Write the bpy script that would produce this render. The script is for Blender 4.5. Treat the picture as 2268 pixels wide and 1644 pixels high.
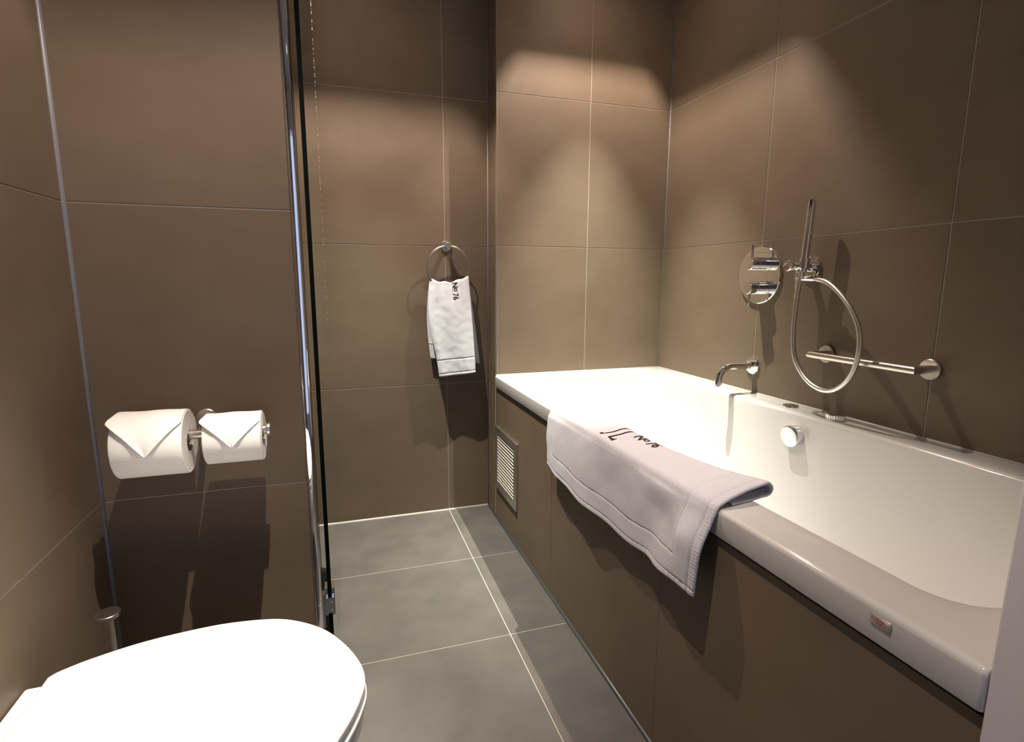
import bpy, bmesh, math, random
from mathutils import Vector, Matrix, noise

random.seed(7)
for o in list(bpy.data.objects): bpy.data.objects.remove(o)
scene = bpy.context.scene
COL = scene.collection
PI = math.pi

# ------------------------------------------------------------------ key measures (metres)
XL, XR = -0.4843, 1.449          # left tiled wall, right tiled wall
YP = 1.2645                      # front of the partition that carries the paper holder
XP = -0.083                      # free end of the partition
XB = 0.6435                      # tiled front of the bath
YB, YE = 2.3513, 2.2149          # back wall, face of the boxed pier
YN = 0.33                        # near end of the bath
YR = -1.05                       # wall behind the camera
ZC = 2.30                        # ceiling
ZR = 0.651                       # bath rim top

# ------------------------------------------------------------------ camera
pitch, yaw, roll = math.radians(9.5256), math.radians(17.8447), math.radians(0.2182)
fwd = Vector((math.sin(yaw)*math.cos(pitch), math.cos(yaw)*math.cos(pitch), -math.sin(pitch)))
rgt = Vector((math.cos(yaw), -math.sin(yaw), 0))
upv = rgt.cross(fwd)
r2 = math.cos(roll)*rgt + math.sin(roll)*upv
u2 = -math.sin(roll)*rgt + math.cos(roll)*upv
cd = bpy.data.cameras.new('camera'); cam = bpy.data.objects.new('camera', cd); COL.objects.link(cam)
M = Matrix((r2, u2, -fwd)).transposed().to_4x4(); M.translation = Vector((0, 0, 1.0562))
cam.matrix_world = M
cd.sensor_fit = 'HORIZONTAL'; cd.sensor_width = 36.0; cd.lens = 18.9676; cd.clip_start = 0.02
scene.camera = cam

# ------------------------------------------------------------------ world, exposure, lamps
w = bpy.data.worlds.new('world'); scene.world = w; w.use_nodes = True
w.node_tree.nodes['Background'].inputs[0].default_value = (0.58, 0.70, 1.0, 1)
w.node_tree.nodes['Background'].inputs[1].default_value = 0.85      # daylight of the next room, through the open doorway
vs = scene.view_settings
vs.view_transform = 'Standard'; vs.look = 'None'; vs.gamma = 1.0; vs.exposure = 0.15; vs.use_curve_mapping = False

# downlight: (x, y, core watts, spill watts, colour)
LAMPS = [
    (1.03, 1.90, 450.0, 72.0, 51, 'square recessed downlight in the ceiling over the far end of the bath'),
    (0.10, 1.88, 290.0, 88.0, 54, 'square recessed downlight in the ceiling in front of the towel ring wall'),
    (0.03, 0.665, 300.0, 84.0, 32, 'square recessed downlight in the ceiling above the toilet'),
    (0.15, -0.45, 2.0, 1.5, 75, 'square recessed downlight in the ceiling beside the open doorway'),
]
CORE_COL, SPILL_COL = (0.97, 0.955, 0.79), (1.0, 0.81, 0.67)
LA, LH = 0.045, 0.060            # half aperture, bulb height above the ceiling

# ------------------------------------------------------------------ materials
def mat(name, color, rough=0.5, metal=0.0, spec=0.5, coat=0.0):
    m = bpy.data.materials.new(name); m.use_nodes = True
    b = m.node_tree.nodes['Principled BSDF']
    b.inputs['Base Color'].default_value = (*color, 1)
    b.inputs['Roughness'].default_value = rough
    b.inputs['Metallic'].default_value = metal
    b.inputs['Specular IOR Level'].default_value = spec
    if coat: b.inputs['Coat Weight'].default_value = coat; b.inputs['Coat Roughness'].default_value = 0.04
    return m

def nodes(m): return m.node_tree.nodes, m.node_tree.links, m.node_tree.nodes['Principled BSDF']

def add_noise_color(m, c1, c2, scale, detail=4, stretch=(1, 1, 1), rnd=0.0):
    N, L, b = nodes(m)
    g = N.new('ShaderNodeNewGeometry'); mp = N.new('ShaderNodeMapping'); mp.inputs['Scale'].default_value = stretch
    n = N.new('ShaderNodeTexNoise'); n.inputs['Scale'].default_value = scale; n.inputs['Detail'].default_value = detail
    n.inputs['Roughness'].default_value = 0.6
    r = N.new('ShaderNodeValToRGB')
    r.color_ramp.elements[0].position = 0.3; r.color_ramp.elements[0].color = (*c1, 1)
    r.color_ramp.elements[1].position = 0.7; r.color_ramp.elements[1].color = (*c2, 1)
    L.new(g.outputs['Position'], mp.inputs[0]); L.new(mp.outputs[0], n.inputs['Vector']); L.new(n.outputs['Fac'], r.inputs[0])
    out = r.outputs[0]
    if rnd:
        oi = N.new('ShaderNodeObjectInfo'); mr = N.new('ShaderNodeMapRange')
        mr.inputs['To Min'].default_value = 1-rnd; mr.inputs['To Max'].default_value = 1+rnd
        hv = N.new('ShaderNodeHueSaturation')
        L.new(oi.outputs['Random'], mr.inputs[0]); L.new(mr.outputs[0], hv.inputs['Value']); L.new(out, hv.inputs['Color']); out = hv.outputs[0]
    L.new(out, b.inputs['Base Color'])
    return n

def add_bump(m, scale, strength, dist=0.001, stretch=(1, 1, 1), detail=3):
    N, L, b = nodes(m)
    g = N.new('ShaderNodeNewGeometry'); mp = N.new('ShaderNodeMapping'); mp.inputs['Scale'].default_value = stretch
    n = N.new('ShaderNodeTexNoise'); n.inputs['Scale'].default_value = scale; n.inputs['Detail'].default_value = detail
    bp = N.new('ShaderNodeBump'); bp.inputs['Strength'].default_value = strength; bp.inputs['Distance'].default_value = dist
    L.new(g.outputs['Position'], mp.inputs[0]); L.new(mp.outputs[0], n.inputs['Vector']); L.new(n.outputs['Fac'], bp.inputs['Height']); L.new(bp.outputs[0], b.inputs['Normal'])

M_TILE = mat('taupe_tile', (0.12, 0.095, 0.072), 0.55, spec=0.35)
add_noise_color(M_TILE, (0.132, 0.098, 0.067), (0.154, 0.116, 0.081), 5.0, 5, (1, 1, 1.6), 0.05); add_bump(M_TILE, 900, 0.10, 0.0004)
M_FLOOR = mat('grey_floor_tile', (0.15, 0.142, 0.134), 0.5, spec=0.4)
add_noise_color(M_FLOOR, (0.065, 0.061, 0.058), (0.097, 0.091, 0.086), 6.0, 6, (1, 1, 1), 0.03); add_bump(M_FLOOR, 700, 0.08, 0.0004)
M_GROUT = mat('pale_grout', (0.36, 0.33, 0.29), 0.85, spec=0.2)
M_SILGREY = mat('blue_grey_sealant', (0.17, 0.175, 0.20), 0.4)
M_SILDARK = mat('dark_slate_sealant', (0.05, 0.06, 0.06), 0.35)
M_SILLIGHT = mat('pale_sealant', (0.45, 0.45, 0.43), 0.3)
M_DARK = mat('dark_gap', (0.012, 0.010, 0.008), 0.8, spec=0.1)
M_PAINT = mat('white_paint', (0.62, 0.60, 0.64), 0.6, spec=0.3); add_bump(M_PAINT, 260, 0.08, 0.0006)
M_CEIL = mat('ceiling_paint', (0.40, 0.38, 0.36), 0.8, spec=0.2)
M_BATH = mat('white_acrylic', (0.55, 0.55, 0.55), 0.12, spec=0.5, coat=0.3)
M_CERAMIC = mat('white_ceramic', (0.82, 0.81, 0.79), 0.12, spec=0.5, coat=0.3)
M_LID = mat('white_lid_plastic', (0.84, 0.83, 0.81), 0.25, spec=0.5)
M_CHROME = mat('polished_chrome', (0.86, 0.86, 0.88), 0.04, metal=1.0)
M_STEEL = mat('brushed_steel', (0.62, 0.58, 0.53), 0.28, metal=1.0)
M_HOSE = mat('hose_metal', (0.80, 0.77, 0.74), 0.27, metal=1.0)
M_ALU = mat('vent_aluminium', (0.60, 0.58, 0.55), 0.38, metal=1.0)
M_LOUVRE = mat('vent_louvre', (0.72, 0.70, 0.64), 0.4, metal=0.3)
M_SEAL = mat('door_seal', (0.06, 0.05, 0.042), 0.5)
M_RUBBER = mat('black_rubber', (0.015, 0.015, 0.015), 0.6)
M_PAPER = mat('toilet_paper', (0.88, 0.86, 0.83), 0.95, spec=0.1); add_bump(M_PAPER, 160, 0.25, 0.0012)
_b = M_PAPER.node_tree.nodes['Principled BSDF']; _b.inputs['Subsurface Weight'].default_value = 0.5; _b.inputs['Subsurface Scale'].default_value = 0.015; _b.inputs['Subsurface Radius'].default_value = (1.0, 0.9, 0.8)
M_SHEET = mat('paper_sheet', (0.88, 0.86, 0.83), 0.95, spec=0.1); add_bump(M_SHEET, 160, 0.15, 0.0012)
M_CORE = mat('cardboard_core', (0.42, 0.34, 0.27), 0.9, spec=0.1)
M_TERRY = mat('white_terry', (0.66, 0.69, 0.75), 0.95, spec=0.05); add_bump(M_TERRY, 1500, 0.8, 0.0016, detail=3)
M_TERRY2 = mat('mat_terry', (0.67, 0.68, 0.76), 0.95, spec=0.05); add_bump(M_TERRY2, 800, 0.9, 0.0028, (1, 1, 1), 3)
for m in (M_TERRY, M_TERRY2):
    m.node_tree.nodes['Principled BSDF'].inputs['Sheen Weight'].default_value = 0.25
M_STITCH = mat('brown_embroidery', (0.035, 0.016, 0.012), 0.8, spec=0.1)
M_RED = mat('red_print', (0.42, 0.012, 0.01), 0.5)
M_BADGE = mat('badge_plate', (0.55, 0.52, 0.47), 0.25, metal=0.6)
M_GEDGE = mat('glass_edge_dark', (0.002, 0.004, 0.003), 0.7, spec=0.05)
M_HOUSING = mat('lamp_housing', (0.10, 0.085, 0.07), 0.5, metal=0.0)
M_TRIMW = mat('lamp_trim', (0.75, 0.74, 0.72), 0.4)

M_GLASS = bpy.data.materials.new('clear_glass'); M_GLASS.use_nodes = True
N = M_GLASS.node_tree.nodes; L = M_GLASS.node_tree.links
N.remove(N['Principled BSDF'])
tr = N.new('ShaderNodeBsdfTransparent'); tr.inputs[0].default_value = (0.93, 0.96, 0.945, 1)
gl = N.new('ShaderNodeBsdfGlossy'); gl.inputs['Roughness'].default_value = 0.0; gl.inputs[0].default_value = (1, 1, 1, 1)
fr = N.new('ShaderNodeFresnel'); fr.inputs[0].default_value = 1.5
mx = N.new('ShaderNodeMixShader')
L.new(fr.outputs[0], mx.inputs[0]); L.new(tr.outputs[0], mx.inputs[1]); L.new(gl.outputs[0], mx.inputs[2])
L.new(mx.outputs[0], N['Material Output'].inputs[0])

# ------------------------------------------------------------------ helpers
def link(name, me, m, parent=None, smooth=False):
    o = bpy.data.objects.new(name, me); COL.objects.link(o)
    if m is not None and not me.materials: me.materials.append(m)
    if parent is not None:
        o.parent = parent
        o.matrix_parent_inverse = Matrix.Translation(-parent.location)
    if smooth:
        for p in me.polygons: p.use_smooth = True
    return o

def build(name, bm, m, parent=None, smooth=False, angle=None):
    bmesh.ops.recalc_face_normals(bm, faces=bm.faces)
    me = bpy.data.meshes.new(name); bm.to_mesh(me); bm.free()
    if angle is not None:
        for p in me.polygons: p.use_smooth = True
        me.set_sharp_from_angle(angle=math.radians(angle))
    return link(name, me, m, parent, smooth)

def tag(o, label, cat, group=None):
    o['label'] = label; o['category'] = cat
    if group: o['group'] = group
    return o

def struct(o): o['kind'] = 'structure'; return o

def thing(name, label, cat, loc, group=None):
    o = bpy.data.objects.new(name, None); COL.objects.link(o); o.location = loc; o.empty_display_size = 0.05
    return tag(o, label, cat, group)

def box(bm, a, b, bev=0.0, seg=1):
    a = Vector(a); b = Vector(b)
    r = bmesh.ops.create_cube(bm, size=1.0)
    vs_ = r['verts']
    bmesh.ops.scale(bm, vec=[abs(b[i]-a[i]) for i in range(3)], verts=vs_)
    bmesh.ops.translate(bm, vec=(a+b)/2, verts=vs_)
    if bev:
        es = list({e for v in vs_ for e in v.link_edges})
        bmesh.ops.bevel(bm, geom=es, offset=bev, segments=seg, affect='EDGES', profile=0.5)

def frame_of(d):
    d = d.normalized(); a = Vector((0, 0, 1)) if abs(d.z) < 0.9 else Vector((0, 1, 0))
    x = a.cross(d).normalized(); y = d.cross(x)
    return x, y

def lathe(bm, p0, d, prof, seg=32, cap0=True, cap1=True):
    """profile [(along, radius)] around axis d from p0"""
    p0 = Vector(p0); d = Vector(d).normalized(); x, y = frame_of(d)
    rings = []
    for t, r in prof:
        rings.append([bm.verts.new(p0 + d*t + x*(r*math.cos(2*PI*k/seg)) + y*(r*math.sin(2*PI*k/seg))) for k in range(seg)])
    for i in range(len(rings)-1):
        for k in range(seg):
            bm.faces.new((rings[i][k], rings[i][(k+1) % seg], rings[i+1][(k+1) % seg], rings[i+1][k]))
    if cap0: bm.faces.new(list(reversed(rings[0])))
    if cap1: bm.faces.new(rings[-1])
    return rings

def cyl(bm, p0, p1, r, seg=24, bev=0.0):
    p0 = Vector(p0); p1 = Vector(p1); L_ = (p1-p0).length
    if bev: prof = [(0, r-bev), (bev*0.3, r-bev*0.3), (bev, r), (L_-bev, r), (L_-bev*0.3, r-bev*0.3), (L_, r-bev)]
    else: prof = [(0, r), (L_, r)]
    lathe(bm, p0, p1-p0, prof, seg)

def catmull(pts, n, closed=False):
    pts = [Vector(p) for p in pts]; out = []
    m = len(pts)
    segs = m if closed else m-1
    for i in range(segs):
        if closed: a, b, c, d = pts[(i-1) % m], pts[i], pts[(i+1) % m], pts[(i+2) % m]
        else:
            b, c = pts[i], pts[i+1]
            a = pts[i-1] if i > 0 else b*2-c
            d = pts[i+2] if i+2 < m else c*2-b
        for k in range(n):
            t = k/n
            out.append(0.5*((2*b)+(c-a)*t+(2*a-5*b+4*c-d)*t*t+(3*b-a-3*c+d)*t**3))
    if not closed: out.append(pts[-1])
    return out

def tube(bm, pts, r, seg=16, caps=True, closed=False):
    pts = [Vector(p) for p in pts]; n = len(pts)
    tan = []
    for i in range(n):
        a = pts[(i-1) % n] if (closed or i > 0) else pts[i]
        b = pts[(i+1) % n] if (closed or i < n-1) else pts[i]
        tan.append((b-a).normalized())
    x, _ = frame_of(tan[0]); rings = []
    for i in range(n):
        x = (x - tan[i]*x.dot(tan[i])).normalized(); y = tan[i].cross(x)
        rr = r[i] if isinstance(r, (list, tuple)) else r
        rings.append([bm.verts.new(pts[i] + x*(rr*math.cos(2*PI*k/seg)) + y*(rr*math.sin(2*PI*k/seg))) for k in range(seg)])
    rng = n if closed else n-1
    for i in range(rng):
        A, B = rings[i], rings[(i+1) % n]
        for k in range(seg):
            bm.faces.new((A[k], A[(k+1) % seg], B[(k+1) % seg], B[k]))
    if caps and not closed:
        bm.faces.new(list(reversed(rings[0]))); bm.faces.new(rings[-1])

def loft(bm, rings, cap0=False, cap1=False):
    R = [[bm.verts.new(p) for p in ring] for ring in rings]
    n = len(R[0])
    for i in range(len(R)-1):
        for k in range(n):
            bm.faces.new((R[i][k], R[i][(k+1) % n], R[i+1][(k+1) % n], R[i+1][k]))
    if cap0: bm.faces.new(list(reversed(R[0])))
    if cap1: bm.faces.new(R[-1])
    return R

def rrect(x0, x1, y0, y1, r, z, nc=10, ne=6):
    r = max(r, 1e-4); out = []
    cs = [(x1-r, y0+r, -PI/2), (x1-r, y1-r, 0), (x0+r, y1-r, PI/2), (x0+r, y0+r, PI)]
    for i, (cx, cy, a0) in enumerate(cs):
        for k in range(nc+1):
            a = a0 + (PI/2)*k/nc
            out.append(Vector((cx+r*math.cos(a), cy+r*math.sin(a), z)))
        nx, ny, na = cs[(i+1) % 4]
        p = out[-1]; q = Vector((nx+r*math.cos(na), ny+r*math.sin(na), z))
        for k in range(1, ne): out.append(p.lerp(q, k/ne))
    return out

def solidify_grid(name, P, nu, nv, thick, m, parent=None):
    """P[i][j] points; a closed sheet of given thickness"""
    V = []; F = []
    nrm = [[None]*nv for _ in range(nu)]
    for i in range(nu):
        for j in range(nv):
            du = P[min(i+1, nu-1)][j]-P[max(i-1, 0)][j]; dv = P[i][min(j+1, nv-1)]-P[i][max(j-1, 0)]
            nrm[i][j] = du.cross(dv).normalized()
    for s in (0.5, -0.5):
        for i in range(nu):
            for j in range(nv):
                e = 1.0
                if i in (0, nu-1) or j in (0, nv-1): e = 0.45
                V.append(P[i][j]+nrm[i][j]*thick*s*e)
    idx = lambda l, i, j: l*nu*nv+i*nv+j
    for i in range(nu-1):
        for j in range(nv-1):
            F.append((idx(0, i, j), idx(0, i+1, j), idx(0, i+1, j+1), idx(0, i, j+1)))
            F.append((idx(1, i, j), idx(1, i, j+1), idx(1, i+1, j+1), idx(1, i+1, j)))
    rim = [(i, 0) for i in range(nu)]+[(nu-1, j) for j in range(1, nv)]+[(i, nv-1) for i in range(nu-2, -1, -1)]+[(0, j) for j in range(nv-2, 0, -1)]
    for k in range(len(rim)):
        a, b = rim[k], rim[(k+1) % len(rim)]
        F.append((idx(0, *a), idx(1, *a), idx(1, *b), idx(0, *b)))
    me = bpy.data.meshes.new(name); me.from_pydata([tuple(v) for v in V], [], F); me.update()
    return link(name, me, m, parent, True), nrm

def text_mesh(body, size):
    cu = bpy.data.curves.new('t', 'FONT'); cu.body = body; cu.size = size; cu.resolution_u = 4; cu.offset = size*0.014
    o = bpy.data.objects.new('t', cu); COL.objects.link(o)
    dg = bpy.context.evaluated_depsgraph_get()
    me = bpy.data.meshes.new_from_object(o.evaluated_get(dg))
    bpy.data.objects.remove(o); bpy.data.curves.remove(cu)
    return me

def text_bm(items, sub=0.0):
    """items: list of (body, size, ox, oy, sx) -> one bmesh in the text plane; sub subdivides long edges"""
    bm = bmesh.new()
    for body, size, ox, oy, sx in items:
        me = text_mesh(body, size)
        for v in me.vertices: v.co = Vector((v.co.x*sx+ox, v.co.y+oy, 0))
        bm.from_mesh(me); bpy.data.meshes.remove(me)
    refine(bm, sub)
    return bm

def refine(bm, sub):
    if not sub: return
    bmesh.ops.triangulate(bm, faces=bm.faces)
    for _ in range(6):
        es = [e for e in bm.edges if e.calc_length() > sub]
        if not es: break
        bmesh.ops.subdivide_edges(bm, edges=es, cuts=1)
        bmesh.ops.triangulate(bm, faces=bm.faces)

# ------------------------------------------------------------------ tiled surfaces
GAP = 0.0026; RECESS = 0.0012
TILE_CACHE = {}
def tile_mesh(size, m):
    k = (tuple(round(s, 4) for s in size), m.name)
    if k not in TILE_CACHE:
        bm = bmesh.new(); box(bm, [-s/2 for s in size], [s/2 for s in size], 0.0007)
        bmesh.ops.recalc_face_normals(bm, faces=bm.faces)
        me = bpy.data.meshes.new('tile'); bm.to_mesh(me); bm.free(); me.materials.append(m); TILE_CACHE[k] = me
    return TILE_CACHE[k]

def tiled(name, axis, plane, sign, us, vs_, m=M_TILE, back=0.04, gap=GAP, parent=None):
    """axis: normal axis; sign: direction the tiles face; us, vs_: joint positions along the two other axes"""
    ua, va = [i for i in range(3) if i != axis]
    a = [0]*3; b = [0]*3
    a[axis] = plane - sign*RECESS; b[axis] = plane - sign*back
    a[ua], b[ua], a[va], b[va] = us[0], us[-1], vs_[0], vs_[-1]
    bm = bmesh.new(); box(bm, [min(p, q) for p, q in zip(a, b)], [max(p, q) for p, q in zip(a, b)])
    wl = build(name, bm, M_GROUT, parent)
    if parent is None: struct(wl)
    T = 0.009
    for i in range(len(us)-1):
        for j in range(len(vs_)-1):
            u0, u1, v0, v1 = us[i], us[i+1], vs_[j], vs_[j+1]
            if i > 0: u0 += gap/2
            if i < len(us)-2: u1 -= gap/2
            if j > 0: v0 += gap/2
            if j < len(vs_)-2: v1 -= gap/2
            s = [0]*3; s[axis] = T; s[ua] = u1-u0; s[va] = v1-v0
            o = bpy.data.objects.new('tile', tile_mesh(s, m)); COL.objects.link(o)
            l = [0]*3; l[axis] = plane - sign*T/2; l[ua] = (u0+u1)/2; l[va] = (v0+v1)/2
            o.location = l; o.parent = wl
    return wl

ZJ = [0, 0.6, 1.2, 1.8, ZC]
wall_back = tiled('wall_back', 1, YB, -1, [XL, -0.148, 0.452, XB], ZJ)
wall_left = tiled('wall_left', 0, XL, 1, [YR, -0.5355, 0.0645, 0.6645, YP, 1.8645, YB], ZJ)
wall_right = tiled('wall_right', 0, XR, -1, [YN, 0.974, 1.603, YE], [0.0, 0.6, 1.2, 1.8, ZC], gap=0.0030)
wall_part = tiled('wall_partition', 1, YP, -1, [XL, XP], ZJ, back=0.09)
wall_pier = tiled('wall_pier', 1, YE, -1, [XB, 1.059, XR], [0.0, 0.6, 1.2, 1.8, ZC], back=0.02)
pier_side = tiled('wall_pier_side', 0, XB, -1, [YE+0.0105, YB], [0.0, 0.6, 1.2, 1.8, ZC], back=0.02)
apron = tiled('wall_apron', 0, XB, -1, [YN, 0.934, 1.5686, YE], [0.0, 0.592], back=0.03, gap=0.002)
floor = tiled('floor', 2, 0.0, 1, [XL, 0.452, XB], [YR, -0.499, -0.022, 0.455, 0.932, 1.409, 1.886, YB], m=M_FLOOR, gap=0.0032)
# tiled rear of the partition and its end
tiled('wall_partition_rear', 1, YP+0.09, 1, [XL, XP], ZJ, back=0.02)

# white painted wall that closes the near end of the bath
bm = bmesh.new(); box(bm, (0.637, YR, 0), (XR+0.04, YN, ZC), 0.003)
struct(build('wall_near', bm, M_PAINT))
# wall behind the camera with an open doorway
bm = bmesh.new()
box(bm, (XL, YR-0.1, 0), (-0.30, YR, ZC)); box(bm, (0.50, YR-0.1, 0), (0.637, YR, ZC)); box(bm, (-0.30, YR-0.1, 2.06), (0.50, YR, ZC))
struct(build('wall_rear', bm, M_PAINT))
bm = bmesh.new()
box(bm, (-0.30, YR-0.11, 0), (-0.265, YR+0.012, 2.06), 0.002); box(bm, (0.465, YR-0.11, 0), (0.50, YR+0.012, 2.06), 0.002); box(bm, (-0.265, YR-0.11, 2.025), (0.465, YR+0.012, 2.06), 0.002)
struct(build('door_1', bm, M_PAINT))

# ceiling with square openings for the lamps
xs = sorted({XL, XR+0.04} | {round(l[0]+s*LA, 4) for l in LAMPS for s in (-1, 1)})
ys = sorted({YR-0.1, YB+0.04} | {round(l[1]+s*LA, 4) for l in LAMPS for s in (-1, 1)})
bm = bmesh.new()
for i in range(len(xs)-1):
    for j in range(len(ys)-1):
        cx, cy = (xs[i]+xs[i+1])/2, (ys[j]+ys[j+1])/2
        if any(abs(cx-l[0]) < LA and abs(cy-l[1]) < LA for l in LAMPS): continue
        box(bm, (xs[i], ys[j], ZC), (xs[i+1], ys[j+1], ZC+0.012))
struct(build('ceiling', bm, M_CEIL))

# sealant beads and profiles
def bead(name, p0, p1, r, m):
    bm = bmesh.new(); tube(bm, [p0, p1], r, 8); return struct(build(name, bm, m, smooth=True))
bead('trim_1', (XL, YP, 0.0), (XL, YP, ZC), 0.0058, M_SILGREY)
bead('trim_2', (XB, YB, 0.0), (XB, YB, ZC), 0.0032, M_SILGREY)
bead('trim_3', (XR, YE, ZR), (XR, YE, ZC), 0.0034, M_SILGREY)
bead('trim_4', (XL, YB, 0.0), (XB, YB, 0.0), 0.006, M_SILLIGHT)
bead('trim_5', (XB, YN, 0.0), (XB, YB, 0.0), 0.008, M_SILDARK)
bead('trim_6', (XR, YN, ZR), (XR, YE, ZR), 0.0035, M_SILLIGHT)
bead('trim_7', (XB-0.004, YE, ZR), (XR, YE, ZR), 0.003, M_SILLIGHT)
# dark shadow gap and bright tile edge on the pier corner
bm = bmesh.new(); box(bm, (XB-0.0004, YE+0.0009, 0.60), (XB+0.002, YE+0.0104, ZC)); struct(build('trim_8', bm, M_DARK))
bm = bmesh.new(); box(bm, (XB-0.0008, YE-0.0008, ZR), (XB+0.0008, YE+0.0008, ZC), 0.0003); struct(build('trim_9', bm, M_GROUT))
# dark gap under the bath rim
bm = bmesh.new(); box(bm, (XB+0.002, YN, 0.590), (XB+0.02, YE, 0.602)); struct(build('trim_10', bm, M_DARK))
# chrome edge profile on the free end of the partition
bm = bmesh.new()
box(bm, (XP-0.001, YP-0.012, 0.0), (XP+0.0155, YP+0.020, ZC-0.002), 0.004, 3)
tp = struct(build('trim_11', bm, M_CHROME, angle=40))
bm = bmesh.new(); box(bm, (XP+0.0, YP+0.020, 0.0), (XP+0.0125, YP+0.1095, ZC-0.002), 0.001)
struct(build('trim_12', bm, M_TILE))

# ------------------------------------------------------------------ downlights
for lx, ly, wc, ws, ang, lab in LAMPS:
    t = thing('downlight', lab, 'ceiling light', (lx, ly, ZC))
    bm = bmesh.new()
    h = 0.105; g = 0.003
    A = LA+0.0005
    box(bm, (lx-A-g, ly-A-g, ZC+0.012), (lx-A, ly+A+g, ZC+h)); box(bm, (lx+A, ly-A-g, ZC+0.012), (lx+A+g, ly+A+g, ZC+h))
    box(bm, (lx-A, ly-A-g, ZC+0.012), (lx+A, ly-A, ZC+h)); box(bm, (lx-A, ly+A, ZC+0.012), (lx+A, ly+A+g, ZC+h))
    box(bm, (lx-A-g, ly-A-g, ZC+h), (lx+A+g, ly+A+g, ZC+h+g))
    build('housing', bm, M_HOUSING, t)
    bm = bmesh.new()
    for a, b in (((-0.06, -0.06), (-LA, 0.06)), ((LA, -0.06), (0.06, 0.06)), ((-LA, -0.06), (LA, -LA)), ((-LA, LA), (LA, 0.06))):
        box(bm, (lx+a[0], ly+a[1], ZC-0.003), (lx+b[0], ly+b[1], ZC))
    build('trim_ring', bm, M_TRIMW, t)
    bm = bmesh.new(); lathe(bm, (lx, ly, ZC+LH+0.012), (0, 0, 1), [(0, 0.016), (0.004, 0.022), (0.02, 0.018), (0.026, 0.008)], 20)
    build('bulb', bm, M_TRIMW, t, angle=40)
    for nm, kind, watts in (('lamp_core', 'SPOT', wc), ('lamp_spill', 'POINT', ws)):
        ld = bpy.data.lights.new(nm, kind); ld.energy = watts; ld.color = (CORE_COL if ang != 32 else (1.0, 0.93, 0.82)) if kind == 'SPOT' else SPILL_COL; ld.shadow_soft_size = 0.0065
        if kind == 'SPOT': ld.spot_size = math.radians(ang); ld.spot_blend = 1.0
        lo = bpy.data.objects.new(nm, ld); COL.objects.link(lo); lo.location = (lx, ly, ZC+LH)
        if kind == 'SPOT' and ang == 32:        # gimbal lamp tilted towards the toilet
            lo.rotation_euler = (Vector((-0.20, 0.80, 0.46))-lo.location).to_track_quat('-Z', 'Y').to_euler()
        lo.parent = t; lo.matrix_parent_inverse = Matrix.Translation(-t.location)

# ------------------------------------------------------------------ bathtub
tub = thing('bathtub', 'long white acrylic bathtub set along the right tiled wall', 'bathtub', (1.04, 1.27, 0.2))
ox0, ox1, oy0, oy1 = 0.635, XR-0.001, YN+0.001, YE-0.001
ix0, ix1, iy0, iy1 = 0.732, 1.346, 0.408, 2.10
rings = []
rings.append(rrect(ox0+0.012, ox1-0.012, oy0, oy1-0.012, 0.004, 0.601))
rings.append(rrect(ox0+0.001, ox1, oy0, oy1, 0.006, 0.600))
rings.append(rrect(ox0, ox1, oy0, oy1, 0.006, 0.602))
for a in range(0, 7):
    th = PI/2*a/6; d = 0.009*(1-math.sin(th)) ; zz = ZR-0.009*(1-math.sin(th)); ins = 0.009*(1-math.cos(th))
    rings.append(rrect(ox0+ins, ox1-ins*0.2, oy0+ins*0.2, oy1-ins*0.2, 0.006+0.0*ins, zz))
rings.append(rrect(ix0-0.03, ix1+0.03, iy0-0.03, iy1+0.03, 0.10, ZR))
for a in range(0, 6):
    th = PI/2*a/5; R_ = 0.012
    ins = R_*math.sin(th)-R_; zz = ZR-R_*(1-math.cos(th))
    rings.append(rrect(ix0+ins, ix1-ins, iy0+ins, iy1-ins, 0.075, zz))
for z, i, f, r in ((0.60, 0.003, 0.01, 0.078), (0.50, 0.012, 0.05, 0.085), (0.36, 0.028, 0.13, 0.10), (0.27, 0.042, 0.19, 0.11), (0.225, 0.060, 0.23, 0.12), (0.200, 0.090, 0.27, 0.12), (0.190, 0.140, 0.33, 0.10), (0.188, 0.24, 0.5, 0.05)):
    rings.append(rrect(ix0+i, ix1-i, iy0+i*1.2, iy1-f, r, z))
bm = bmesh.new(); loft(bm, rings, cap0=False, cap1=True)
build('tub', bm, M_BATH, tub, angle=50)
# overflow knob on the inner long side
def ydir(): return Vector((-1, 0, -0.08)).normalized()
bm = bmesh.new(); lathe(bm, (1.352, 1.278, 0.584), ydir(), [(0, 0.030), (0.030, 0.034), (0.034, 0.0338), (0.0365, 0.0325), (0.038, 0.030), (0.0376, 0.016), (0.0372, 0.003)], 48)
kn = build('overflow_knob', bm, M_CHROME, tub, angle=35)
# air button and ribbed dial on the rim
bm = bmesh.new(); lathe(bm, (1.398, 1.362, ZR-0.001), (0, 0, 1), [(0, 0.0245), (0.004, 0.0250), (0.007, 0.0238), (0.0082, 0.020), (0.0072, 0.012), (0.0070, 0.002)], 40)
build('air_button', bm, M_CHROME, tub, angle=35)
bm = bmesh.new()
prof = [(0, 0.024), (0.003, 0.0262), (0.016, 0.0262), (0.0185, 0.0245), (0.019, 0.020), (0.0188, 0.002)]
rg = lathe(bm, (1.398, 1.193, ZR-0.001), (0, 0, 1), prof, 72)
c0 = Vector((1.398, 1.193, 0))
for ri in (1, 2):
    for k, v in enumerate(rg[ri]):
        if k % 3 == 0:
            d = Vector((v.co.x-c0.x, v.co.y-c0.y, 0)); v.co -= d.normalized()*0.0013
build('air_dial', bm, M_CHROME, tub, angle=25)
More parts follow.
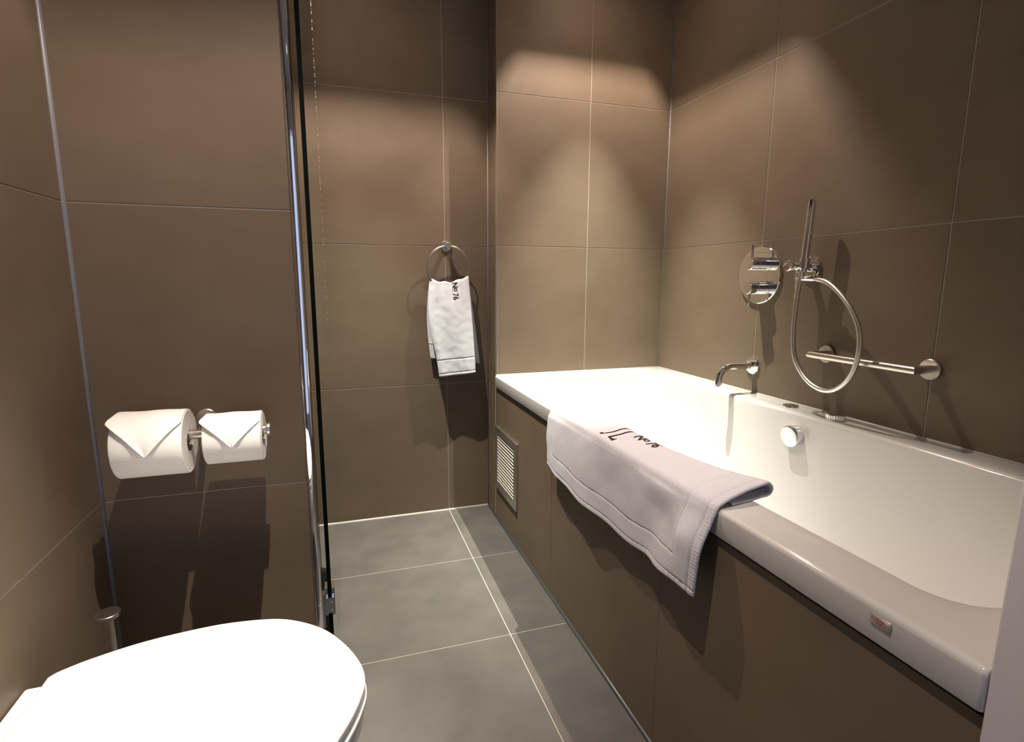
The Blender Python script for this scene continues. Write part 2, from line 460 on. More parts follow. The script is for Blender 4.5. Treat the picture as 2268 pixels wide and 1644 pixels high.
# badge on the front edge
bm = bmesh.new(); box(bm, (0.6325, 0.4330, 0.6245), (0.6352, 0.4600, 0.6385), 0.0018, 3)
bd = build('badge', bm, M_BADGE, tub, angle=40)
bmt = text_bm([('Bater', 0.0052, 0.0085, 0.0082, 1.0), ('1', 0.0052, 0.0040, 0.0036, 1.0), ('bad', 0.0058, 0.0080, 0.0032, 1.0), ('V', 0.0050, 0.0180, 0.0024, 1.0)])
for v in bmt.verts: v.co = Vector((0.63235, 0.4600-v.co.x, 0.6245+v.co.y))
build('lettering', bmt, M_RED, bd)

# ------------------------------------------------------------------ bath mat over the rim
mat_t = thing('bath_mat', 'white terry bath mat with brown monogram draped over the bath rim', 'bath mat', (0.66, 1.15, ZR))
def lerp(a, b, t): return a+(b-a)*t
def interp(tab, t):
    for (a, va), (b, vb) in zip(tab, tab[1:]):
        if t <= b: 
            f = (t-a)/(b-a); f = f*f*(3-2*f)
            return va+(vb-va)*f
    return tab[-1][1]
def mat_section(t):
    zb = interp([(0, 0.478), (0.12, 0.466), (0.3, 0.462), (0.65, 0.458), (0.8, 0.468), (1, 0.476)], t)
    xf = interp([(0, 0.742), (0.1, 0.748), (0.25, 0.728), (0.55, 0.722), (0.8, 0.742), (1, 0.774)], t)
    h = interp([(0, 0.0), (0.7, 0.002), (0.9, 0.008), (1, 0.014)], t)
    b1 = 0.005*math.sin(2*PI*(1.15*t+0.10))+0.003*math.sin(2*PI*(2.6*t+0.3))
    b2 = 0.008*math.sin(2*PI*(1.25*t-0.05))+0.004*math.sin(2*PI*(3.1*t+0.15))+0.014*math.exp(-((t-0.93)/0.045)**2)-0.006*math.exp(-((t-0.80)/0.06)**2)
    b0 = 0.007*math.sin(2*PI*(1.35*t-0.18))+0.0035*math.sin(2*PI*(3.4*t))+0.012*math.exp(-((t-0.84)/0.06)**2)
    f = lambda b, k: -max(0.0, 0.012*k+b*k)
    P = [(0.624+f(b0, 1.0), zb), (0.626+f(b0*.6+b2*.4, 0.95), lerp(zb, 0.63, 0.33)), (0.627+f(b2, 0.75), lerp(zb, 0.63, 0.66)), (0.6285+f(b1, 0.35), 0.625),
         (0.6290, 0.642), (0.6350, 0.6545), (0.648, 0.6590+h*0.15), (0.680, 0.6625+h*0.5), (xf-0.026, 0.6650+h), (xf-0.010, 0.6650+h*0.95), (xf, 0.6610+h*0.4), (xf-0.008, 0.6555), (xf-0.03, 0.6550), (0.690, 0.6548), (0.668, 0.6548)]
    return [Vector((p[0], 0, p[1])) for p in P]
NU, NV = 300, 190
def resample(pl, n):
    acc = [0.0]
    for a, b in zip(pl, pl[1:]): acc.append(acc[-1]+(b-a).length)
    out = []; k = 0
    for i in range(n):
        s = acc[-1]*i/(n-1)
        while k < len(acc)-2 and acc[k+1] < s: k += 1
        f = (s-acc[k])/max(acc[k+1]-acc[k], 1e-9)
        out.append(pl[k].lerp(pl[k+1], f))
    return out, acc[-1]
MP = []; ML = []
for i in range(NU):
    t = i/(NU-1)
    pts, Ltot = resample(catmull(mat_section(t), 8), NV)
    ML.append(Ltot)
    row = []
    for j, p in enumerate(pts):
        below = max(0.0, min(1.0, (0.645-p.z)/0.18)) if j < NV*0.6 else 0
        yt = lerp(1.553, 0.757, t) + below*lerp(-0.015, 0.016, t)
        inner = max(0.0, (p.x-0.64)/0.13)
        yt += inner*lerp(0.0, 0.020, t)
        row.append(Vector((p.x, yt, p.z)))
    MP.append(row)
# stitched seams pressed into the pile
nrm0 = [[None]*NV for _ in range(NU)]
for i in range(NU):
    for j in range(NV):
        du = MP[min(i+1, NU-1)][j]-MP[max(i-1, 0)][j]; dv = MP[i][min(j+1, NV-1)]-MP[i][max(j-1, 0)]
        nrm0[i][j] = du.cross(dv).normalized()
sgn = 1.0 if nrm0[NU//2][5].x < 0 else -1.0
MQ = []
for i in range(NU):
    row = []
    for j in range(NV):
        e = (NU-1-i)/(NU-1)*0.79; e0 = i/(NU-1)*0.79; s = j/(NV-1)*ML[i]; s2 = (1-j/(NV-1))*ML[i]
        d = 0.0
        for dist, wd, dep in ((e-0.020, 0.0022, 0.0022), (e0-0.020, 0.0022, 0.0018), (s-0.013, 0.002, 0.0014), ((e-0.075) if s > 0.055 else 1, 0.0022, 0.0013), ((e0-0.05) if s > 0.055 else 1, 0.0022, 0.0016), ((s-0.056) if (e > 0.075 and e0 > 0.05) else 1, 0.0022, 0.0018)):
            d -= dep*math.exp(-(dist/wd)**2)
        if e < 0.018: d += 0.0006*math.sin(s*2*PI/0.0065)
        if s < 0.012: d += 0.0004*math.sin(i*0.9)
        d += 0.0016*noise.noise(MP[i][j]*22)
        row.append(MP[i][j]+nrm0[i][j]*sgn*d)
    MQ.append(row)
mo, mn = solidify_grid('terry_sheet', MQ, NU, NV, 0.0065, M_TERRY2, mat_t)
# monogram: letters stand on the rim's outer edge, tops towards the tub, reading towards the near end
def mat_at(y, x_arc):
    t = (1.553-y)/(1.553-0.757); fi = max(0, min(NU-1.001, t*(NU-1))); i = int(fi)
    # arc position of x=0.64 on the top
    row = MQ[i]; j0 = next(j for j in range(NV) if row[j].x > 0.640 and row[j].z > 0.65)
    fj = j0 + (x_arc-0.640)/(ML[i]/(NV-1)); j = int(max(0, min(NV-2, fj))); f = fj-j
    p = row[j].lerp(row[j+1], f); q = MQ[i+1][j].lerp(MQ[i+1][j+1], f)
    n = mn[i][j]*sgn
    return p.lerp(q, fi-i)+n*0.0042
bmm = bmesh.new()
def strip(pts, wds):
    """stroke in (a, b): a along reading direction, b up"""
    Ls, Rs = [], []
    for k, (p, wd) in enumerate(zip(pts, wds)):
        a = pts[max(0, k-1)]; b = pts[min(len(pts)-1, k+1)]
        d = Vector((b[0]-a[0], b[1]-a[1])).normalized(); n = Vector((-d.y, d.x))
        Ls.append(bmm.verts.new((p[0]+n.x*wd, p[1]+n.y*wd, 0))); Rs.append(bmm.verts.new((p[0]-n.x*wd, p[1]-n.y*wd, 0)))
    for k in range(len(pts)-1): bmm.faces.new((Ls[k], Rs[k], Rs[k+1], Ls[k+1]))
# J : ball terminal and stem
cv = [bmm.verts.new((0.004+0.0052*math.cos(2*PI*k/16), 0.004+0.0046*math.sin(2*PI*k/16), 0)) for k in range(16)]; bmm.faces.new(cv)
strip([(0.004, 0.0015), (0.0105, 0.004), (0.013, 0.012), (0.0135, 0.03), (0.0135, 0.06), (0.0135, 0.125)], [0.0015, 0.0022, 0.0027, 0.0029, 0.0029, 0.0029])
# L : stem and wedge foot
strip([(0.045, 0.004), (0.045, 0.03), (0.045, 0.125)], [0.0038, 0.0036, 0.0036])
strip([(0.040, 0.004), (0.056, 0.0035), (0.066, 0.004)], [0.0022, 0.0026, 0.0050])
strip([(0.0655, 0.000), (0.068, 0.014)], [0.0035, 0.0012])
refine(bmm, 0.004)
t76 = text_bm([('N', 0.040, 0.086, 0.052, 1.0), ('o', 0.034, 0.117, 0.058, 1.0), ('76', 0.040, 0.142, 0.052, 1.0)], 0.006)
tmp = bpy.data.meshes.new('t'); t76.to_mesh(tmp); t76.free(); bmm.from_mesh(tmp); bpy.data.meshes.remove(tmp)
for v in bmm.verts: v.co = mat_at(1.235-v.co.x, 0.6405+v.co.y)
build('monogram', bmm, M_STITCH, mat_t)

# ------------------------------------------------------------------ bath spout
sp = thing('bath_spout', 'curved chrome bath spout on the right tiled wall', 'bath spout', (XR, 1.5995, 0.7516))
ys_ = 1.5995
bm = bmesh.new(); lathe(bm, (XR, ys_, 0.7516), (-1, 0, 0), [(0, 0.033), (0.005, 0.033), (0.007, 0.031), (0.007, 0.012)], 48); build('flange', bm, M_CHROME, sp, angle=30)
bm = bmesh.new(); cyl(bm, (XR-0.006, ys_, 0.7516), (XR-0.030, ys_, 0.7516), 0.0135, 32, 0.0008); build('collar', bm, M_CHROME, sp, angle=40)
path = [(XR-0.02, ys_, 0.7516), (1.37, ys_, 0.7516)]
Rb = 0.052
for k in range(0, 13):
    a = PI/2*0.93*k/12; path.append((1.352-Rb*math.sin(a), ys_, 0.7516-Rb*(1-math.cos(a))))
px_, pz_ = path[-1][0], path[-1][2]
path.append((px_-0.0018, ys_, pz_-0.022))
bm = bmesh.new(); tube(bm, path, 0.0125, 28); build('pipe', bm, M_CHROME, sp, angle=40)
bm = bmesh.new(); cyl(bm, (px_-0.0018, ys_, pz_-0.020), (px_-0.0022, ys_, pz_-0.0255), 0.0112, 28, 0.001); build('nozzle', bm, M_CHROME, sp, angle=40)

# ------------------------------------------------------------------ thermostatic valve
vl = thing('shower_valve', 'round chrome valve plate with two lever knobs on tiles', 'shower valve', (XR, 1.60, 1.079))
bm = bmesh.new(); lathe(bm, (XR, 1.598, 1.079), (-1, 0, 0), [(0, 0.102), (0.006, 0.102), (0.0085, 0.0995), (0.009, 0.02)], 72); build('plate', bm, M_CHROME, vl, angle=30)
for zc, lev in ((1.118, 1), (1.034, -1)):
    yk = 1.585
    bm = bmesh.new()
    lathe(bm, (XR-0.008, yk, zc), (-1, 0, 0), [(0, 0.0225), (0.022, 0.0225), (0.0222, 0.0205), (0.0252, 0.0205), (0.0254, 0.0225), (0.056, 0.0225), (0.0575, 0.021), (0.0577, 0.004)], 44)
    kb = build('knob', bm, M_CHROME, vl, angle=30)
    bm = bmesh.new(); xk = XR-0.008-0.046
    cyl(bm, (xk, yk, zc+lev*0.018), (xk, yk, zc+lev*0.064), 0.0042, 18, 0.0006); build('lever', bm, M_CHROME, kb, angle=40)

# ------------------------------------------------------------------ hand shower, its hose and bracket
hb = thing('shower_bracket', 'chrome wall bracket holding the hand shower', 'shower bracket', (XR, 1.38, 1.102))
yh = 1.380
bm = bmesh.new(); lathe(bm, (XR, yh, 1.098), (-1, 0, 0), [(0, 0.039), (0.006, 0.039), (0.009, 0.036), (0.0092, 0.010)], 48); build('flange', bm, M_CHROME, hb, angle=30)
bm = bmesh.new(); cyl(bm, (XR-0.008, yh, 1.100), (1.372, yh, 1.105), 0.0125, 28, 0.001); build('stem', bm, M_CHROME, hb, angle=40)
bm = bmesh.new(); lathe(bm, (1.374, yh, 1.105), (-1, 0, 0.02), [(0, 0.0135), (0.010, 0.0165), (0.020, 0.0170), (0.023, 0.0150), (0.0232, 0.003)], 32); build('knob', bm, M_CHROME, hb, angle=35)
# clip ring around the wand
bm = bmesh.new(); lathe(bm, (1.3945, 1.3555, 1.098), (0, -0.05, 1), [(0, 0.0152), (0.030, 0.0152), (0.031, 0.0142)], 32); build('clip', bm, M_CHROME, hb, angle=40)
# outlet elbow and small valve below
bm = bmesh.new(); cyl(bm, (1.402, yh, 1.100), (1.402, yh-0.001, 1.040), 0.0095, 24, 0.001); build('outlet', bm, M_CHROME, hb, angle=40)
bm = bmesh.new(); cyl(bm, (1.402, 1.386, 1.0655), (1.399, 1.312, 1.0665), 0.0100, 24, 0.001); build('elbow', bm, M_CHROME, hb, angle=40)
bm = bmesh.new(); lathe(bm, (1.402, yh+0.004, 1.072), (0, 0, -1), [(0, 0.006), (0.004, 0.0095), (0.008, 0.006), (0.055, 0.0042), (0.058, 0.007), (0.066, 0.007), (0.068, 0.0035), (0.094, 0.003)], 20); build('diverter_pin', bm, M_CHROME, hb, angle=40)

hs = thing('hand_shower', 'slim chrome hand shower wand with looping metal hose', 'hand shower', (1.395, 1.358, 1.09))
bm = bmesh.new(); lathe(bm, (1.395, 1.3585, 1.086), (Vector((1.395, 1.3465, 1.303))-Vector((1.395, 1.3585, 1.086))), [(0, 0.0098), (0.012, 0.0108), (0.03, 0.0118), (0.155, 0.0120), (0.1552, 0.0114), (0.1558, 0.0114), (0.156, 0.0120), (0.212, 0.0120), (0.2165, 0.0112), (0.2172, 0.004)], 32)
wd = build('wand', bm, M_CHROME, hs, angle=35)
hp = [(1.395, 1.3618, 1.0897), (1.395, 1.3693, 1.0476), (1.39, 1.3706, 0.9766), (1.384, 1.364, 0.8908), (1.378, 1.3446, 0.8207), (1.37, 1.2992, 0.7704), (1.364, 1.2447, 0.7423), (1.36, 1.1885, 0.7411), (1.358, 1.1425, 0.7712), (1.356, 1.1142, 0.8211), (1.356, 1.1068, 0.8848), (1.36, 1.1222, 0.9392), (1.368, 1.1597, 0.9867), (1.38, 1.2146, 1.0295), (1.39, 1.265, 1.0551), (1.399, 1.3235, 1.0659)]
hpts = catmull(hp, 14)
bm = bmesh.new(); tube(bm, hpts, [0.0072+0.0002*(k % 2) for k in range(len(hpts))], 18); build('hose', bm, M_HOSE, hs, angle=60)
bm = bmesh.new(); tube(bm, [(1.399, 1.300, 1.0650), (1.399, 1.316, 1.0668)], 0.0086, 20); build('hose_nut', bm, M_CHROME, hs, angle=40)

# ------------------------------------------------------------------ grab bar
gb = thing('grab_bar', 'brushed steel grab bar on the right wall behind the shower hose', 'grab bar', (XR, 1.13, 0.834))
ya, yb_, zg, xg = 1.2877, 0.975, 0.834, 1.384
for y in (ya, yb_):
    bm = bmesh.new(); lathe(bm, (XR, y, zg), (-1, 0, 0), [(0, 0.027), (0.008, 0.027), (0.0095, 0.0255), (0.0096, 0.008)], 44); build('flange', bm, M_STEEL, gb, angle=30)
def mitre(p0, p1, c0, n0, c1, n1, r, seg=28):
    """cylinder p0-p1 cut by planes (c, n)"""
    p0 = Vector(p0); p1 = Vector(p1); d = (p1-p0).normalized(); x, y = frame_of(d); bm = bmesh.new(); R = []
    for c, n in ((c0, n0), (c1, n1)):
        c = Vector(c); n = Vector(n); ring = []
        for k in range(seg):
            q = p0+x*(r*math.cos(2*PI*k/seg))+y*(r*math.sin(2*PI*k/seg))
            ring.append(q+d*((c-q).dot(n)/d.dot(n)))
        R.append(ring)
    loft(bm, R, True, True); return bm
rb = 0.0105
cA, cB = (xg, ya, zg), (xg, yb_, zg)
build('bar', mitre(cA, cB, cA, (1, 1, 0), cB, (1, -1, 0), rb), M_STEEL, gb, angle=40)
build('post', mitre((XR-0.008, ya, zg), cA, (XR-0.008, ya, zg), (1, 0, 0), cA, (1, 1, 0), rb), M_STEEL, gb, angle=40)
build('post', mitre((XR-0.008, yb_, zg), cB, (XR-0.008, yb_, zg), (1, 0, 0), cB, (1, -1, 0), rb), M_STEEL, gb, angle=40)

# ------------------------------------------------------------------ towel ring and towel
tr_ = thing('towel_ring', 'round brushed steel towel ring on the back tiled wall', 'towel ring', (0.4555, YB, 1.2))
xr, zr_ = 0.4555, 1.2000; yw = YB-0.048
bm = bmesh.new(); lathe(bm, (xr, YB, zr_), (0, -1, 0), [(0, 0.0225), (0.008, 0.0225), (0.0095, 0.021), (0.0096, 0.008)], 40); build('flange', bm, M_STEEL, tr_, angle=30)
bm = bmesh.new(); lathe(bm, (xr, YB-0.008, zr_), (0, -1, 0), [(0, 0.0095), (0.030, 0.0095), (0.0305, 0.0135), (0.050, 0.0135), (0.0515, 0.0120), (0.0516, 0.003)], 32); build('post', bm, M_STEEL, tr_, angle=30)
RR = 0.0905
bm = bmesh.new(); tube(bm, [(xr+RR*math.sin(2*PI*k/72), yw, zr_-RR-RR*math.cos(2*PI*k/72)+2*RR*0) for k in range(72)], 0.0034, 12, closed=True)
build('ring', bm, M_STEEL, tr_, smooth=True)

tw = thing('hand_towel', 'small white terry hand towel hanging from the steel ring', 'towel', (0.47, yw, 1.05))
def topz(u): return 1.060-0.020*math.sin(PI*min(1, max(0, u)))+0.013*u+0.0035*math.sin(u*PI*6.0+0.6)*(1-abs(2*u-1)*0.3)
def front_x(u, q):      # q: 0 at top, 1 at the bottom hem
    xl = 0.376 - 0.016*math.sin(PI*min(1.0, q*1.3))*(1-0.4*q) + 0.026*q*q + 0.004*q
    xr_ = 0.541 + 0.010*math.sin(PI*q*0.5) + 0.015*q
    return lerp(xl, xr_, u)
def front_y(u, q):
    base = yw-0.007-0.017*(1-math.exp(-q*3.2))
    wv = 0.0075*math.sin(u*PI*2.3+0.7-q*1.4)*min(1, 0.2+q*3)*(1-0.45*q)+0.003*math.sin(u*PI*7+1.0)*math.exp(-q*5)
    return base+wv+0.010*max(0, (0.12-u)/0.12)**2
nu, nv = 130, 360
P = []
for i in range(nu):
    u = i/(nu-1); row = []
    zt = topz(u); zbF = lerp(0.643, 0.6552, u); zbB = lerp(0.720, 0.688, u)
    for j in range(nv):
        v = j/(nv-1)
        if v < 0.48:
            q = 1-v/0.48
            z = lerp(zt-0.006, zbF, q); p = Vector((front_x(u, q), front_y(u, q), z))
            d = 0.0
            for dz, wdt, dep in ((z-(zbF+0.071), 0.0022, 0.0026), (z-(zbF+0.0125), 0.002, 0.0018)): d += dep*math.exp(-(dz/wdt)**2)
            p.y += d+0.0012*noise.noise(p*40)
        elif v <= 0.52:
            a = (v-0.48)/0.04*PI
            yf = front_y(u, 0); yk = yw+0.012; c = (yf+yk)/2; rr = (yk-yf)/2
            p = Vector((front_x(u, 0), c-rr*math.cos(a), zt-0.006+0.006*math.sin(a)))
        else:
            q = (v-0.52)/0.48
            z = lerp(zt-0.006, zbB, q)
            x = lerp(0.376-0.012*math.sin(PI*q), 0.541+0.056*q**0.8, u)
            y = yw+0.012+0.010*min(1, q*3)+0.003*math.sin(u*6+q*2)
            p = Vector((x, min(y, YB-0.012), z))
            p.y -= 0.0018*math.exp(-((z-(zbB+0.068))/0.0022)**2)
        row.append(p)
    P.append(row)
solidify_grid('terry_sheet', P, nu, nv, 0.0055, M_TERRY, tw)
bmt = text_bm([('N', 0.033, 0.0, 0.004, 0.95), ('o', 0.030, 0.0235, 0.0085, 1.0), ('76', 0.034, 0.0455, 0.0, 0.85)], 0.004)
tmpb = bmesh.new()
box(tmpb, (0.025, 0.0015, 0), (0.0395, 0.0035, 0.0001)); bmesh.ops.delete(tmpb, geom=[f for f in tmpb.faces if abs(f.normal.z) < 0.5 or f.calc_center_median().z < 0.00005], context='FACES')
mm = bpy.data.meshes.new('t'); tmpb.to_mesh(mm); tmpb.free(); bmt.from_mesh(mm); bpy.data.meshes.remove(mm)
tilt = math.radians(-7)
for v in bmt.verts:
    a, b = v.co.x, v.co.y
    x = 0.4635 + b*math.cos(tilt) - a*math.sin(tilt); z = 1.0475 - a*math.cos(tilt) - b*math.sin(tilt)*0.6
    q = 0.05
    for _ in range(4):
        u = 0.5
        for _k in range(12):
            u -= (front_x(u, q)-x)/0.17
        u = max(0, min(1, u)); zt = topz(u)-0.006; q = max(0, min(1, (zt-z)/(zt-lerp(0.643, 0.6552, u))))
    v.co = Vector((x, front_y(u, q)-0.0040, z))
build('lettering', bmt, M_STITCH, tw)

# ------------------------------------------------------------------ vent grille
vg = thing('vent_grille', 'square aluminium louvred vent grille in the bath front', 'vent grille', (XB, 2.06, 0.15))
vy0, vy1, vz0, vz1 = 1.917, 2.208, 0.150, 0.428; fw = 0.030; vx = XB-0.0095
bm = bmesh.new()
box(bm, (vx, vy0, vz0), (XB-0.0002, vy0+fw, vz1), 0.0012); box(bm, (vx, vy1-fw, vz0), (XB-0.0002, vy1, vz1), 0.0012)
box(bm, (vx, vy0+fw-0.001, vz0), (XB-0.0002, vy1-fw+0.001, vz0+fw), 0.0012); box(bm, (vx, vy0+fw-0.001, vz1-fw), (XB-0.0002, vy1-fw+0.001, vz1), 0.0012)
build('frame', bm, M_ALU, vg)
bm = bmesh.new(); box(bm, (XB-0.0016, vy0+fw, vz0+fw), (XB-0.0004, vy1-fw, vz1-fw)); build('backing', bm, M_DARK, vg)
n_l = 15; zz0, zz1 = vz0+fw+0.004, vz1-fw-0.004
lm = None
for k in range(n_l):
    zc = lerp(zz0+0.004, zz1-0.006, k/(n_l-1))
    if lm is None:
        bm = bmesh.new()
        vsx = [(-0.0080, -0.0016), (-0.0076, -0.0030), (-0.0024, 0.0020), (-0.0028, 0.0034)]
        A = [bm.verts.new((x, vy0+fw-0.001, z)) for x, z in vsx]; B = [bm.verts.new((x, vy1-fw+0.001, z)) for x, z in vsx]
        for q in range(4): bm.faces.new((A[q], A[(q+1) % 4], B[(q+1) % 4], B[q]))
        bm.faces.new(A); bm.faces.new(list(reversed(B)))
        bmesh.ops.recalc_face_normals(bm, faces=bm.faces)
        lm = bpy.data.meshes.new('louvre'); bm.to_mesh(lm); bm.free(); lm.materials.append(M_LOUVRE)
    o = bpy.data.objects.new('louvre', lm); COL.objects.link(o); o.parent = vg; o.matrix_parent_inverse = Matrix.Translation(-vg.location); o.location = (XB, 0, zc)
for y in (vy0+0.085, vy1-0.085):
    for z in (vz0+0.014, vz1-0.014):
        bm = bmesh.new(); lathe(bm, (vx+0.0003, y, z), (-1, 0, 0), [(0, 0.0034), (0.0012, 0.0028), (0.0016, 0.001)], 12); build('screw', bm, M_CHROME, vg, angle=40)

# ------------------------------------------------------------------ toilet roll holder and rolls
th = thing('toilet_roll_holder', 'brushed steel double toilet roll holder on the partition wall', 'toilet roll holder', (-0.272, YP, 0.756))
yb2, zb2, rb2 = YP-0.094, 0.7545, 0.0092
bm = bmesh.new(); lathe(bm, (-0.276, YP, 0.762), (0, -1, 0), [(0, 0.0235), (0.006, 0.0235), (0.0075, 0.022), (0.0076, 0.006)], 40); build('flange', bm, M_STEEL, th, angle=30)
bm = bmesh.new(); cyl(bm, (-0.276, YP-0.006, 0.762), (-0.272, yb2, zb2), 0.0062, 24); build('post', bm, M_STEEL, th, angle=40)
bm = bmesh.new(); cyl(bm, (-0.410, yb2, zb2), (-0.146, yb2, zb2), rb2, 28); build('bar', bm, M_STEEL, th, angle=40)
for x0, x1 in ((-0.1505, -0.1425), (-0.4185, -0.4105)):
    bm = bmesh.new(); cyl(bm, (x0, yb2, zb2), (x1, yb2, zb2), 0.0140, 28, 0.0008); build('end_cap', bm, M_STEEL, th, angle=40)

def paper_roll(label, x0, x1, R, lift, seed):
    rc = 0.0215; zc = zb2-(rc-rb2)+0.0004; yc = yb2; W_ = x1-x0
    t = thing('toilet_roll', label, 'toilet roll', ((x0+x1)/2, yc, zc-R))
    prof = []
    nst = 14
    for k in range(nst+1):
        r = lerp(rc+0.001, R-0.0025, k/nst); prof.append((0.0009*(k % 2), r))
    prof += [(0.0012, R-0.0008), (0.003, R)]
    back = [(W_-a, r) for a, r in reversed(prof)]
    full = prof+back
    bm = bmesh.new(); rg = lathe(bm, (x0, yc, zc), (1, 0, 0), full, 72, False, False)
    for k in range(72): bm.faces.new((rg[-1][k], rg[-1][(k+1) % 72], rg[0][(k+1) % 72], rg[0][k]))
    build('paper', bm, M_PAPER, t, angle=45)
    bm = bmesh.new(); rg = lathe(bm, (x0+0.0012, yc, zc), (1, 0, 0), [(0, rc+0.0009), (0, rc), (W_-0.0024, rc), (W_-0.0024, rc+0.0009)], 40, False, False)
    build('core', bm, M_CORE, t, angle=45)
    # last sheet folded to a point
    NA, NB = 46, 40; V = []; rows = []
    ph0, ph1, ph2 = math.radians(-25), math.radians(42), math.radians(97)
    G = []
    for i in range(NA):
        f = i/(NA-1); ph = lerp(ph0, ph2, f)
        hw = 1.0 if ph < ph1 else max(0.012, (ph2-ph)/(ph2-ph1))
        row = []
        for j in range(NB):
            s = -1+2*j/(NB-1)
            x = (x0+x1)/2 + s*hw*(W_/2-0.001)*(1.0)
            edge = abs(s)**3
            k = max(0.0, (ph-math.radians(5))/(ph2-math.radians(5)))
            off = 0.0011 + lift*k*(0.25+0.75*edge*(1 if ph < ph1*1.5 else 0.55)) + 0.0006*math.sin(s*5+seed)
            # left corner peels away
            pc = math.exp(-((ph-ph1)/0.30)**2)*max(0, (-s-0.45)/0.55)**1.5
            off += 0.006*pc; x -= 0.0045*pc
            rr = R+off
            row.append(Vector((x, yc-rr*math.sin(ph), zc+rr*math.cos(ph))))
        G.append(row)
    solidify_grid('folded_tip', G, NA, NB, 0.0008, M_SHEET, t)
    return t
paper_roll('full thick white toilet roll on the wall holder near the left wall', -0.4065, -0.2890, 0.0625, 0.0075, 0.3)
paper_roll('thinner white toilet roll on the wall holder beside the chrome profile', -0.2590, -0.1560, 0.0495, 0.0055, 1.4)

# ------------------------------------------------------------------ toilet
tl = thing('toilet', 'white wall hung toilet with closed lid below the paper rolls', 'toilet', (-0.25, 0.764, 0.06))
AY = 0.764
half = [(-0.4430, 0.140), (-0.4330, 0.150), (-0.400, 0.168), (-0.344, 0.188), (-0.287, 0.199), (-0.213, 0.2045), (-0.139, 0.195), (-0.093, 0.175), (-0.047, 0.136), (-0.013, 0.084), (0.0075, 0.035)]
ctrl = [Vector((x, AY+h, 0)) for x, h in half]+[Vector((0.0135, AY, 0))]+[Vector((x, AY-h, 0)) for x, h in reversed(half)]
out = catmull(ctrl, 7)
back = [out[-1].lerp(out[0], k/12) for k in range(1, 12)]
outline = out+back
cen = Vector((-0.215, AY, 0))
def ring_at(scale, z, dx=0.0, inset=0.0, sag=None):
    r = []
    for p in outline:
        q = cen+(p-cen)*scale
        if inset:
            d = (p-cen); q = p - d.normalized()*inset
        q = Vector((max(q.x+dx, XL+0.030), q.y, z)); r.append(q)
    return r
zt = 0.466
bm = bmesh.new()
rs = [ring_at(1, zt-0.018, inset=0.004), ring_at(1, zt-0.0165, inset=0.001), ring_at(1, zt-0.008), ring_at(1, zt-0.003, inset=0.0012), ring_at(1, zt-0.0004, inset=0.005), ring_at(1, zt+0.0006, inset=0.012)]
for sc, dz in ((0.85, 0.0022), (0.65, 0.0042), (0.4, 0.0058), (0.15, 0.0065)):
    rs.append([cen+(p-cen)*sc+Vector((0, 0, zt+dz)) for p in outline])
loft(bm, rs, True, True); build('lid', bm, M_LID, tl, angle=60)
bm = bmesh.new()
rs = [ring_at(1, zt-0.038, inset=0.003), ring_at(1, zt-0.036, inset=-0.0005), ring_at(1, zt-0.026, inset=-0.0015), ring_at(1, zt-0.0225, inset=0.001), ring_at(1, zt-0.0215, inset=0.010), ring_at(0.6, zt-0.0215)]
loft(bm, rs, True, True); build('seat', bm, M_LID, tl, angle=60)
bm = bmesh.new()
rs = []
for z, sc, dx in ((0.428, 0.975, 0.0), (0.42, 0.985, 0), (0.40, 0.98, 0), (0.34, 0.90, -0.02), (0.26, 0.74, -0.06), (0.18, 0.58, -0.10), (0.12, 0.46, -0.13), (0.085, 0.36, -0.15), (0.078, 0.28, -0.16)):
    ring = []
    for p in outline:
        q = cen+(p-cen)*sc; x = q.x+dx
        if p.x < -0.40: x = XL+0.0015
        else:
            f = max(0.0, min(1.0, (p.x+0.40)/0.2)); x = lerp(XL+0.0015+ (p.x+0.433)*1.0, x, f)
        ring.append(Vector((x, q.y, z)))
    rs.append(ring)
loft(bm, rs, True, True); build('bowl', bm, M_CERAMIC, tl, angle=60)
bm = bmesh.new(); box(bm, (XL+0.0015, AY-0.172, 0.405), (-0.430, AY+0.160, 0.4395), 0.006, 3); build('rear_deck', bm, M_CERAMIC, tl, angle=50)
# ------------------------------------------------------------------ toilet brush
tb = thing('toilet_brush', 'brushed steel toilet brush standing in the corner behind the toilet', 'toilet brush', (-0.428, 1.085, 0))
bx, by = -0.4275, 1.083
bm = bmesh.new(); lathe(bm, (bx, by, 0.0005), (0, 0, 1), [(0, 0.046), (0.003, 0.048), (0.12, 0.048), (0.121, 0.0465), (0.02, 0.0462)], 40); build('holder', bm, M_STEEL, tb, angle=40)
bm = bmesh.new(); lathe(bm, (bx, by, 0.118), (0, 0, 1), [(0, 0.045), (0.004, 0.045), (0.007, 0.012)], 40); build('cover', bm, M_STEEL, tb, angle=40)
bm = bmesh.new(); cyl(bm, (bx, by, 0.120), (bx, by, 0.446), 0.0098, 28); build('handle', bm, M_STEEL, tb, angle=40)
bm = bmesh.new(); lathe(bm, (bx, by, 0.446), (0, 0, 1), [(0, 0.0195), (0.0008, 0.0203), (0.0072, 0.0203), (0.008, 0.0195), (0.0082, 0.004)], 40); build('knob', bm, M_STEEL, tb, angle=30)

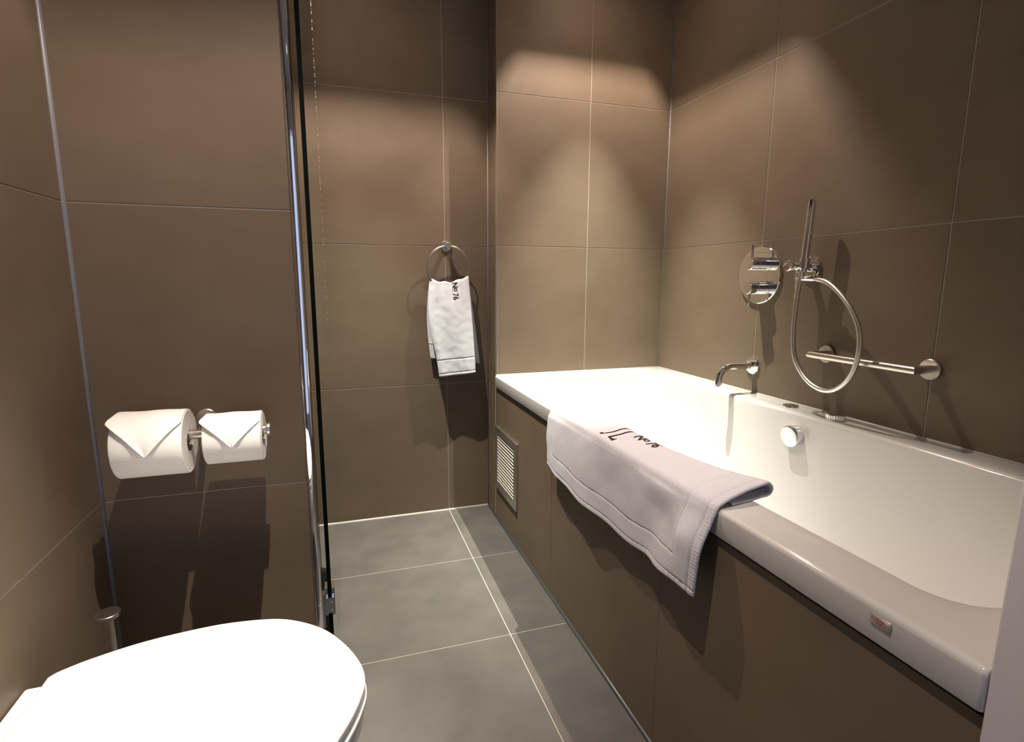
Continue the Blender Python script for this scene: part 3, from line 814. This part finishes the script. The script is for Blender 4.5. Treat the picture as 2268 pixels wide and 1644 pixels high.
# ------------------------------------------------------------------ glass shower door
sd = thing('shower_door', 'clear glass shower door standing open beside the partition wall', 'glass door', (-0.046, 1.6, 0.0))
gA, gB = Vector((-0.0505, 1.271, 0)), Vector((-0.0390, 1.950, 0))
gd = (gB-gA).normalized(); gn = Vector((gd.y, -gd.x, 0)); GT = 0.0045; GZ0, GZ1 = 0.010, 2.02
def gbox(bm, a0, a1, n0, n1, z0, z1):
    vs8 = []
    for z in (z0, z1):
        for a, n in ((a0, n0), (a1, n0), (a1, n1), (a0, n1)):
            vs8.append(bm.verts.new(gA+gd*a+gn*n+Vector((0, 0, z))))
    for f in ((3, 2, 1, 0), (4, 5, 6, 7), (0, 1, 5, 4), (1, 2, 6, 5), (2, 3, 7, 6), (3, 0, 4, 7)): bm.faces.new([vs8[k] for k in f])
Lg = (gB-gA).length
bm = bmesh.new(); gbox(bm, 0.002, Lg, -GT, GT, GZ0, GZ1); build('glass_panel', bm, M_GLASS, sd)
bm = bmesh.new(); gbox(bm, -0.0005, 0.0018, -GT, GT, GZ0, GZ1); build('polished_edge', bm, M_GEDGE, sd)
bm = bmesh.new(); gbox(bm, 0.002, Lg, -0.003, 0.003, 0.0005, 0.006); build('bottom_seal', bm, M_SEAL, sd)
for zc in (0.283, 1.78):
    bm = bmesh.new()
    for n0, n1 in ((-GT-0.007, -GT-0.0004), (GT+0.0004, GT+0.007)):
        gbox(bm, 0.0, 0.034, n0, n1, zc-0.030, zc+0.040)
    hg = build('hinge', bm, M_CHROME, sd)
    bm = bmesh.new(); gbox(bm, -0.008, -0.001, -0.008, 0.009, zc-0.020, zc+0.020); build('knuckle', bm, M_CHROME, hg)
    bm = bmesh.new(); gbox(bm, -0.010, 0.012, -0.0175, -0.0118, zc-0.055, zc+0.030); build('wall_leaf', bm, M_CHROME, hg)
    bm = bmesh.new()
    for dz in (-0.010, 0.010):
        lathe(bm, gA+gd*(-0.010)+gn*0.003+Vector((0, 0, zc+dz)), -gd, [(0, 0.0032), (0.0015, 0.0030), (0.002, 0.001)], 12)
    build('bolt', bm, M_STEEL, hg, angle=40)

# dried water drops along the far edge of the glass
bm = bmesh.new(); rnd = random.Random(3)
for k in range(170):
    a = Lg-0.004-abs(rnd.gauss(0, 0.010)); z = rnd.uniform(0.9, 1.98); r = rnd.uniform(0.0006, 0.0016)
    c = gA+gd*a+gn*(GT+0.0001)+Vector((0, 0, z)); x_, y_ = gd, Vector((0, 0, 1))
    ring = [bm.verts.new(c+x_*(r*math.cos(2*PI*q/7))+y_*(r*1.3*math.sin(2*PI*q/7))) for q in range(7)]
    top = bm.verts.new(c+gn*r*0.6)
    for q in range(7): bm.faces.new((ring[q], ring[(q+1) % 7], top))
dr = build('water_drops', bm, M_SILLIGHT, sd, smooth=True); dr['kind'] = 'stuff'
